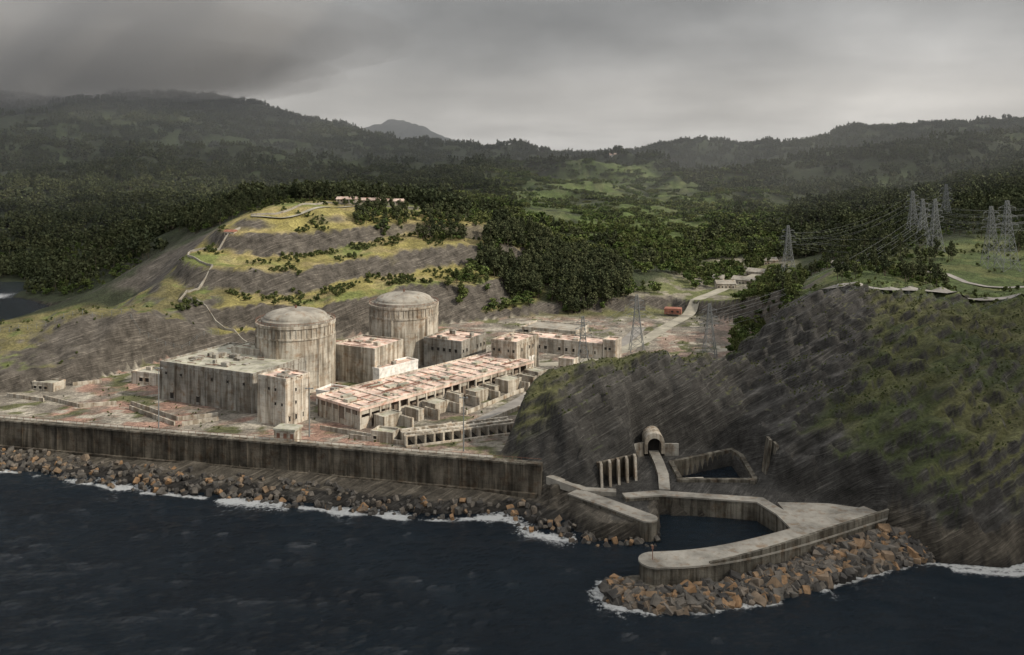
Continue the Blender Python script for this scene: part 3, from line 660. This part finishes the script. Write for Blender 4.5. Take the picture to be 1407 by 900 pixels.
def house(name,u,d,L,Wd,h,deg,roofm=M_tile,wm=M_white):
    x=(u-UC)*d/F; y=d; z=Hs(x,y)-.5; e=empty(name); a=math.radians(deg); c,s=math.cos(a),math.sin(a); loc=lambda p,q:(x+c*p-s*q,y+s*p+c*q)
    G=Geo(); G.box(x,y,a,L,Wd,z-2,z+h); G.obj('walls',wm,e)
    r=[(*loc(-.4,-.5),z+h),(*loc(L+.4,-.5),z+h),(*loc(L+.4,Wd+.5),z+h),(*loc(-.4,Wd+.5),z+h),(*loc(-.4,Wd/2),z+h+Wd*.28),(*loc(L+.4,Wd/2),z+h+Wd*.28)]
    mesh_obj('roof',r,[(0,1,5,4),(2,3,4,5),(0,4,3),(1,2,5),(3,2,1,0)],roofm,e)
    G=Geo(); [G.box(*loc(1+i*2.6,-.05),a,1,.06,z+1.2,z+2.4) for i in range(max(1,int((L-1)/2.6)))]; G.obj('windows',M_dark,e)
house('hillside_house',308,592,7,5,3.4,-10,M_tile,M_conl)
for u,d,L in ((462,702,16),(495,705,20),(530,712,14)): house('hilltop_house',u,d,L,7,3,-5,M_roof,M_con)
for u,d,L in ((985,640,14),(1005,660,18),(1025,690,16),(1125,600,10),(1050,720,12),(975,670,10)): house('valley_house',u,d,L,9,4,random.uniform(-40,10),M_top,M_con)
for u,d,L in ((350,2150,40),(372,2120,46),(392,2200,30),(812,2180,24),(838,2200,18)): house('distant_house',u,d,L,20,10,0,M_roof,M_white)
# ---------------- harbour
e=empty('outer_jetty'); cl=smoothpl([(39,236),(50,237),(64,241.5),(84,251.5),(112,268)],2)
G=Geo(); ribbon(G,cl,9.0,-3,5.6); V=[(39+4.5*math.cos(t*math.pi/12),236+4.5*math.sin(t*math.pi/12)) for t in range(24)]; G.prism(V,-3,5.597); G.obj('body',M_jet,e)
G=Geo(); ribbon(G,cl,9.5,5.603,6.1); V=[(38.9+4.75*math.cos(t*math.pi/12),236+4.75*math.sin(t*math.pi/12)) for t in range(24)]; G.prism(V,5.602,6.097); G.obj('deck',M_top,e)
_,R=offs(cl,8.3); G=Geo(); ribbon(G,[tuple(r) for r in R[6:]],.9,6.104,[6.5+min(1.8,i*.22) for i in range(len(R)-6)]); G.obj('parapet',M_jet,e)
G=Geo(); V=[(34.5+7*math.cos(t*math.pi/14),232.5+5*math.sin(t*math.pi/14)) for t in range(28)]; G.prism(V,-3,1.2); G.obj('footing',M_jet,e)
G=Geo(); G.beam((38,236,6.1),(38,236,9),.2); G.beam((38,236,9),(38,236,9.8),.5); G.obj('beacon',M_rust,e)
e=empty('inner_pier'); cl=[(20,284.5),(30,275),(41,263.5)]
G=Geo(); ribbon(G,cl,5.5,-3,5.6); V=[(41+2.75*math.cos(t*math.pi/10),263.5+2.75*math.sin(t*math.pi/10)) for t in range(20)]; G.prism(V,-3,5.597); G.obj('body',M_jet,e)
G=Geo(); ribbon(G,cl,5.9,5.603,6.05); V=[(41+2.95*math.cos(t*math.pi/10),263.5+2.95*math.sin(t*math.pi/10)) for t in range(20)]; G.prism(V,5.602,6.047); G.obj('deck',M_top,e)
e=empty('basin_wall'); cl=[(36,281),(47.6,283.2),(78.7,277.5),(82.5,267),(84,254.5)]
G=Geo(); ribbon(G,cl,3.6,-3,5.5); G.obj('body',M_jet,e); G=Geo(); ribbon(G,cl,4.0,5.503,6); G.obj('deck',M_top,e)
G=Geo(); G.prism([(84.2,277),(84.5,256.5),(110,272),(100,276)],4.7,5.4); G.obj('quay_slab',M_top,e)
e=empty('cooling_water_pool'); G=Geo(); ribbon(G,[(57.2,297),(57,313),(82,326.5),(84,320),(82.6,297),(81,294)],1.6,-4,5.8); G.obj('pool_walls',M_jet,e)
G=Geo(); ribbon(G,[(56,296.6),(83,296.4)],1.5,-4,5.6); G.obj('pool_sill',M_jet,e)
G=Geo(); G.box(59,300.5,.1,8,3.4,-2,3.2); G.obj('screen_house',M_con,e)
e=empty('tunnel_portal'); px,py,pz=52.5,321.5,5.5; G=Geo(); w2,hh=3.7,7.6; n=14
arch=[(px-2.5,pz)]+[(px-2.5*math.cos(math.pi*i/n),pz+3.2+2.5*math.sin(math.pi*i/n)) for i in range(n+1)]+[(px+2.5,pz)]
out=[(px-w2,pz)]+[(px-w2*math.cos(math.pi*i/n),pz+3.2+(hh-3.2)*math.sin(math.pi*i/n)**.7 if 0<i<n else pz+3.2) for i in range(n+1)]+[(px+w2,pz)]
V=[];Fc=[];k=len(arch)
for yy in (py,py+10): V+=[(a_,yy,b_) for a_,b_ in arch]+[(a_,yy,b_) for a_,b_ in out]
for i in range(k-1): Fc+=[(i+1,i,k+i,k+i+1),(k+i+1,k+i,2*k+k+i,2*k+k+i+1),(i,i+1,2*k+i+1,2*k+i)]
mesh_obj('portal_frame',V,Fc,M_con,e); G.box(px-2.6,py+4,0,5.2,.5,pz-1,pz+6); G.obj('tunnel_dark',M_dark,e)
G=Geo(); G.prism([(px-3.75,py+.5),(px-10,py-3),(px-10.4,py-2.2),(px-4,py+1.6)],4,9.5); G.prism([(px+3.75,py+.5),(px+4,py+1.6),(px+9,py+1.5),(px+9,py+.6)],4,9); G.obj('wing_walls',M_cong,e)
G=Geo(); ribbon(G,[(52.5,324),(52.5,312),(52,300),(50,286)],3.6,4.2,6.0); G.obj('access_causeway',M_top)
e=empty('buttress_wall'); G=Geo()
for i in range(5):
    x=29.5+i*3.1; y=292+i*1.9
    V=[(x,y-2.5,4),(x+.8,y-2.5,4),(x+.8,y+3,4),(x,y+3,4),(x,y-.6,12),(x+.8,y-.6,12),(x+.8,y+3,12),(x,y+3,12)]
    G.add(V,[(3,2,1,0),(4,5,6,7),(0,1,5,4),(1,2,6,5),(2,3,7,6),(3,0,4,7)])
G.obj('fins',M_con,e); G=Geo(); G.prism([(29,294.8),(43.5,303.6),(43.2,304.6),(28.5,296)],3.5,11.5); G.obj('back_wall',M_wall,e)
e=empty('cliff_buttress'); G=Geo()
for i in range(4):
    x=87+i*1.6;y=300-i*2.4; G.add([(x,y,4),(x+.9,y,4),(x+.9,y+5,4),(x,y+5,4),(x+2,y+1.5,17-i),(x+2.9,y+1.5,17-i),(x+2.9,y+6,17-i),(x+2,y+6,17-i)],[(3,2,1,0),(4,5,6,7),(0,1,5,4),(1,2,6,5),(2,3,7,6),(3,0,4,7)])
G.obj('ribs',M_jet,e)
G=Geo(); ribbon(G,[(12,292),(24,286),(34,285)],3,[6,4,4],[8.5,6.2,6]); G.obj('ramp',M_top)
# ---------------- lamps, pylons
def lamp(u,v,h):
    x,y,z=W(u,v,10); e=empty('street_lamp'); V,Fc=lathe([(.28,z-.2),(.2,z+h*.5),(.12,z+h)],x,y,8); mesh_obj('mast',V,Fc,M_steel,e)
    G=Geo(); G.beam((x-1.3,y,z+h),(x+1.3,y,z+h),.2); 
    for k in (-1.2,0,1.2): G.box(x+k-.3,y-.3,0,.6,.6,z+h-.1,z+h+.3)
    G.obj('lamp_head',M_steel,e)
lamp(218,588,23); lamp(425,600,18); lamp(637,620,19); lamp(140,440,6)
def pylon(x,y,h,arms=3,w=.2,bw=None):
    z=Hs(x,y)-.4; e=empty('electricity_pylon'); G=Geo(); b=bw or h*.11
    def r(t): return b*(1-t)**1.3*1.0+h*.016 if t<.6 else (b*(.4)**1.3+h*.016)*(1-(t-.6)*1.6)
    lv=[0,.16,.3,.42,.52,.6,.68,.76,.84,.92,1.0]; cr=[]
    for t in lv:
        q=max(.15,r(t)); cr.append([(x+sx*q,y+sy*q,z+t*h) for sx,sy in ((-1,-1),(1,-1),(1,1),(-1,1))])
    for i in range(len(lv)-1):
        for k in range(4):
            G.beam(cr[i][k],cr[i+1][k],w*1.3); G.beam(cr[i][k],cr[i+1][(k+1)%4],w*.75); G.beam(cr[i][(k+1)%4],cr[i+1][k],w*.75); G.beam(cr[i+1][k],cr[i+1][(k+1)%4],w*.75)
    G.obj('lattice_mast',M_steel,e); G=Geo(); tips=[]
    for j in range(arms):
        t=.66+j*.12; zz=z+t*h; l=h*(.16-.02*j)
        for sx in (-1,1):
            tip=(x+sx*l,y,zz); tips.append(tip); G.beam((x,y-.4,zz-.3),tip,w); G.beam((x,y+.4,zz-.3),tip,w); G.beam((x,y,zz+h*.05),tip,w); G.beam(tip,(tip[0],tip[1],tip[2]-1.5),w*.8)
    G.obj('cross_arms',M_steel,e); return tips
T={}
for k,u,d,h in (('a',975,447,30),('b',801,428,27),('c',875,470,31),('d',1083,640,36),('e',1254,640,34),('f',1268,560,30),('g',1285,530,32),('h',1362,480,34),('i',1384,470,38),('j',1500,520,36),('k',1300,720,36)):
    T[k]=pylon((u-UC)*d/F,d,h,3,.17 if d<500 else .2)
def wires(a,b,sag,name='power_lines'):
    G=Geo()
    for p,q in zip(T[a],T[b]):
        prev=None
        for i in range(17):
            t=i/16; c=(p[0]+(q[0]-p[0])*t,p[1]+(q[1]-p[1])*t,p[2]-1.5+(q[2]-p[2])*t-4*sag*t*(1-t))
            if prev: G.beam(prev,c,.07)
            prev=c
    G.obj(name,M_steel)
for a,b,s in (('a','g',9),('a','c',4),('c','b',3),('d','e',8),('e','k',4),('g','j',5),('f','i',4),('h','j',4),('d','h',9)): wires(a,b,s)
# ---------------- sky, sun, clouds
w=bpy.data.worlds.new('World'); scene.world=w; w.use_nodes=True; nt=w.node_tree; bg=nt.nodes['Background']
EL=math.radians(34); sdir=Vector((.94*math.cos(EL),-.34*math.cos(EL),math.sin(EL))).normalized()
sk=N(nt,'ShaderNodeTexSky',sky_type='NISHITA'); sk.sun_disc=False; sk.sun_elevation=EL; sk.sun_rotation=math.atan2(sdir.x,sdir.y)
tc=N(nt,'ShaderNodeTexCoord').outputs['Generated']; sp=N(nt,'ShaderNodeSeparateXYZ'); nt.links.new(tc,sp.inputs[0])
g=ramp(nt,sp.outputs[2],[(0,(.84,.86,.88)),(.045,(.66,.665,.67)),(.09,(.52,.52,.52)),(.17,(.37,.37,.367)),(.4,(.55,.55,.56)),(1,(.95,.97,1.0))])
md=N(nt,'ShaderNodeMath',operation='ADD'); md.inputs[1].default_value=.10; nt.links.new(sp.outputs[2],md.inputs[0])
dv=N(nt,'ShaderNodeVectorMath',operation='DIVIDE'); cb=N(nt,'ShaderNodeCombineXYZ'); [nt.links.new(md.outputs[0],cb.inputs[i]) for i in range(3)]; nt.links.new(tc,dv.inputs[0]); nt.links.new(cb.outputs[0],dv.inputs[1])
c1=noise(nt,dv.outputs[0],.55,7,(1,1,.3),rough=.5); c2=noise(nt,tc,2.6,8,(1,1,1.8),rough=.58)
g=mul(nt,g,ramp(nt,c1,[(.3,.74),(.7,1.26)])); g=mul(nt,g,ramp(nt,c2,[(.35,.72),(.5,1.0),(.65,1.25)]))
g=mul(nt,g,ramp(nt,sp.outputs[0],[(0,.86),(.3,1.05)]))
sc=N(nt,'ShaderNodeVectorMath',operation='SCALE'); sc.inputs['Scale'].default_value=10.5; nt.links.new(g,sc.inputs[0])
mx=mul(nt,sc.outputs[0],sk.outputs[0],.06,'MIX'); nt.links.new(mx,bg.inputs[0]); bg.inputs[1].default_value=.1
sl=bpy.data.lights.new('sun','SUN'); sl.energy=4.7; sl.angle=math.radians(1.6); sl.color=(1,.9,.76); so=bpy.data.objects.new('sun',sl); COL.objects.link(so); so.rotation_euler=sdir.to_track_quat('Z','Y').to_euler()
cz=900; off=Vector((sdir.x,sdir.y))*(cz/sdir.z)
gx_=np.arange(-2600,3000,22.); gy_=np.arange(-900,4000,22.); GX,GY=np.meshgrid(gx_,gy_); a_,b_=GX.ravel(),GY.ravel()
nz=(fbm(a_/90,b_/90,4,2)-.5)
LIT=[(-420,345),(-260,320),(-60,292),(-10,298),(0,320),(20,350),(60,395),(130,440),(240,500),(230,620),(160,760),(0,820),(-60,780),(-330,740),(-350,560),(-420,430)]
l1=sd(a_,b_,LIT)/60+nz*1.1
l2=1-np.hypot((a_-150)/300,(b_-1300)/480)+nz*2.2
l3=.9-np.hypot((a_-330)/170,(b_-470)/60)+nz*1.2
l4=(fbm(a_/420,b_/420,3,6)-.67)*8*(b_>800)
lit=(np.maximum.reduce([l1,l2,l3,l4])>0).reshape(GX.shape)
zc=cz+(fbm(a_/200,b_/200,3,3).reshape(GX.shape)-.5)*60
V=np.stack([GX.ravel()+off.x,GY.ravel()+off.y,zc.ravel()],1)
keep=~lit; ii,jj=np.nonzero(keep[:-1,:-1]); nxx=GX.shape[1]; a0=ii*nxx+jj; Q=np.stack([a0,a0+1,a0+nxx+1,a0+nxx],1)
m,nt,b=nm('shade_cloud_sheet'); nt.nodes.remove(b); tr=N(nt,'ShaderNodeBsdfTranslucent'); tr.inputs[0].default_value=(.88,.9,.94,1)  # surface of the added shade cloud, lets part of the sun through
tp=N(nt,'ShaderNodeBsdfTransparent'); m2=N(nt,'ShaderNodeMixShader'); m2.inputs[0].default_value=.22; nt.links.new(tr.outputs[0],m2.inputs[1]); nt.links.new(tp.outputs[0],m2.inputs[2]); nt.links.new(m2.outputs[0],nt.nodes['Material Output'].inputs[0])
mesh_obj('unseen_shade_cloud',V.tolist(),Q.tolist(),m,None,True)  # cloud sheet added out of view, holes cut to choose the sunlit ground
def vol(name,dens,col,an=.3):
    m=bpy.data.materials.new(name); m.use_nodes=True; nt=m.node_tree; nt.nodes.remove(nt.nodes['Principled BSDF']); v=N(nt,'ShaderNodeVolumeScatter'); v.inputs['Color'].default_value=col+(1,); v.inputs['Density'].default_value=dens; v.inputs['Anisotropy'].default_value=an
    nt.links.new(v.outputs[0],nt.nodes['Material Output'].inputs['Volume']); return m
G=Geo(); G.prism([(-5000,900),(5000,900),(5000,5800),(-5000,5800)],-20,560); G.obj('valley_haze',vol('haze',.00018,(.86,.92,1.0),.0))
# low cloud resting on the left-hand mountains: large thin bodies of vapour that fade at their edges
Mc=vol('mountain_cloud_vapour',.0012,(.99,.995,1.0),.0)
def puff(cx,cy,cz_,rx,ry,rz,seed):
    nu,nv=48,24; V=[];Fc=[]
    for j in range(nv+1):
        ph=math.pi*j/nv
        for i in range(nu):
            th=2*math.pi*i/nu; X=math.sin(ph)*math.cos(th);Y=math.sin(ph)*math.sin(th);Z=math.cos(ph)
            k=1+.45*(float(fbm(np.array([X*2.3+seed+Z]),np.array([Y*2.3+Z*1.3]),3,seed)[0])-.5)
            V.append((cx+X*rx*k,cy+Y*ry*k,cz_+Z*rz*k))
    for j in range(nv):
        for i in range(nu): Fc.append((j*nu+i,(j+1)*nu+i,(j+1)*nu+(i+1)%nu,j*nu+(i+1)%nu))
    return mesh_obj('mountain_cloud',V,Fc,Mc,None,True)
for k,(u,v_,d,rx,ry,rz) in enumerate([(-100,60,2900,1400,600,230),(60,92,2900,900,400,130),(-150,98,2650,750,350,140),(290,104,3150,480,350,90),(140,50,3200,1100,500,190)]):
    X,Y,Z=D(u,v_,d); puff(X,Y,Z,rx,ry,rz,k)
cd=bpy.data.cameras.new('camera'); cam=bpy.data.objects.new('camera',cd); COL.objects.link(cam); cam.location=(0,0,CAMZ); cam.rotation_euler=(math.pi/2,0,0)
cd.sensor_width=36; cd.lens=F/1407*36; cd.shift_y=-(450-VH)/1407; cd.clip_end=30000; cd.clip_start=1; scene.camera=cam
scene.view_settings.view_transform='Standard'; scene.view_settings.look='None'; scene.view_settings.exposure=0
print('verts',nx*ny)
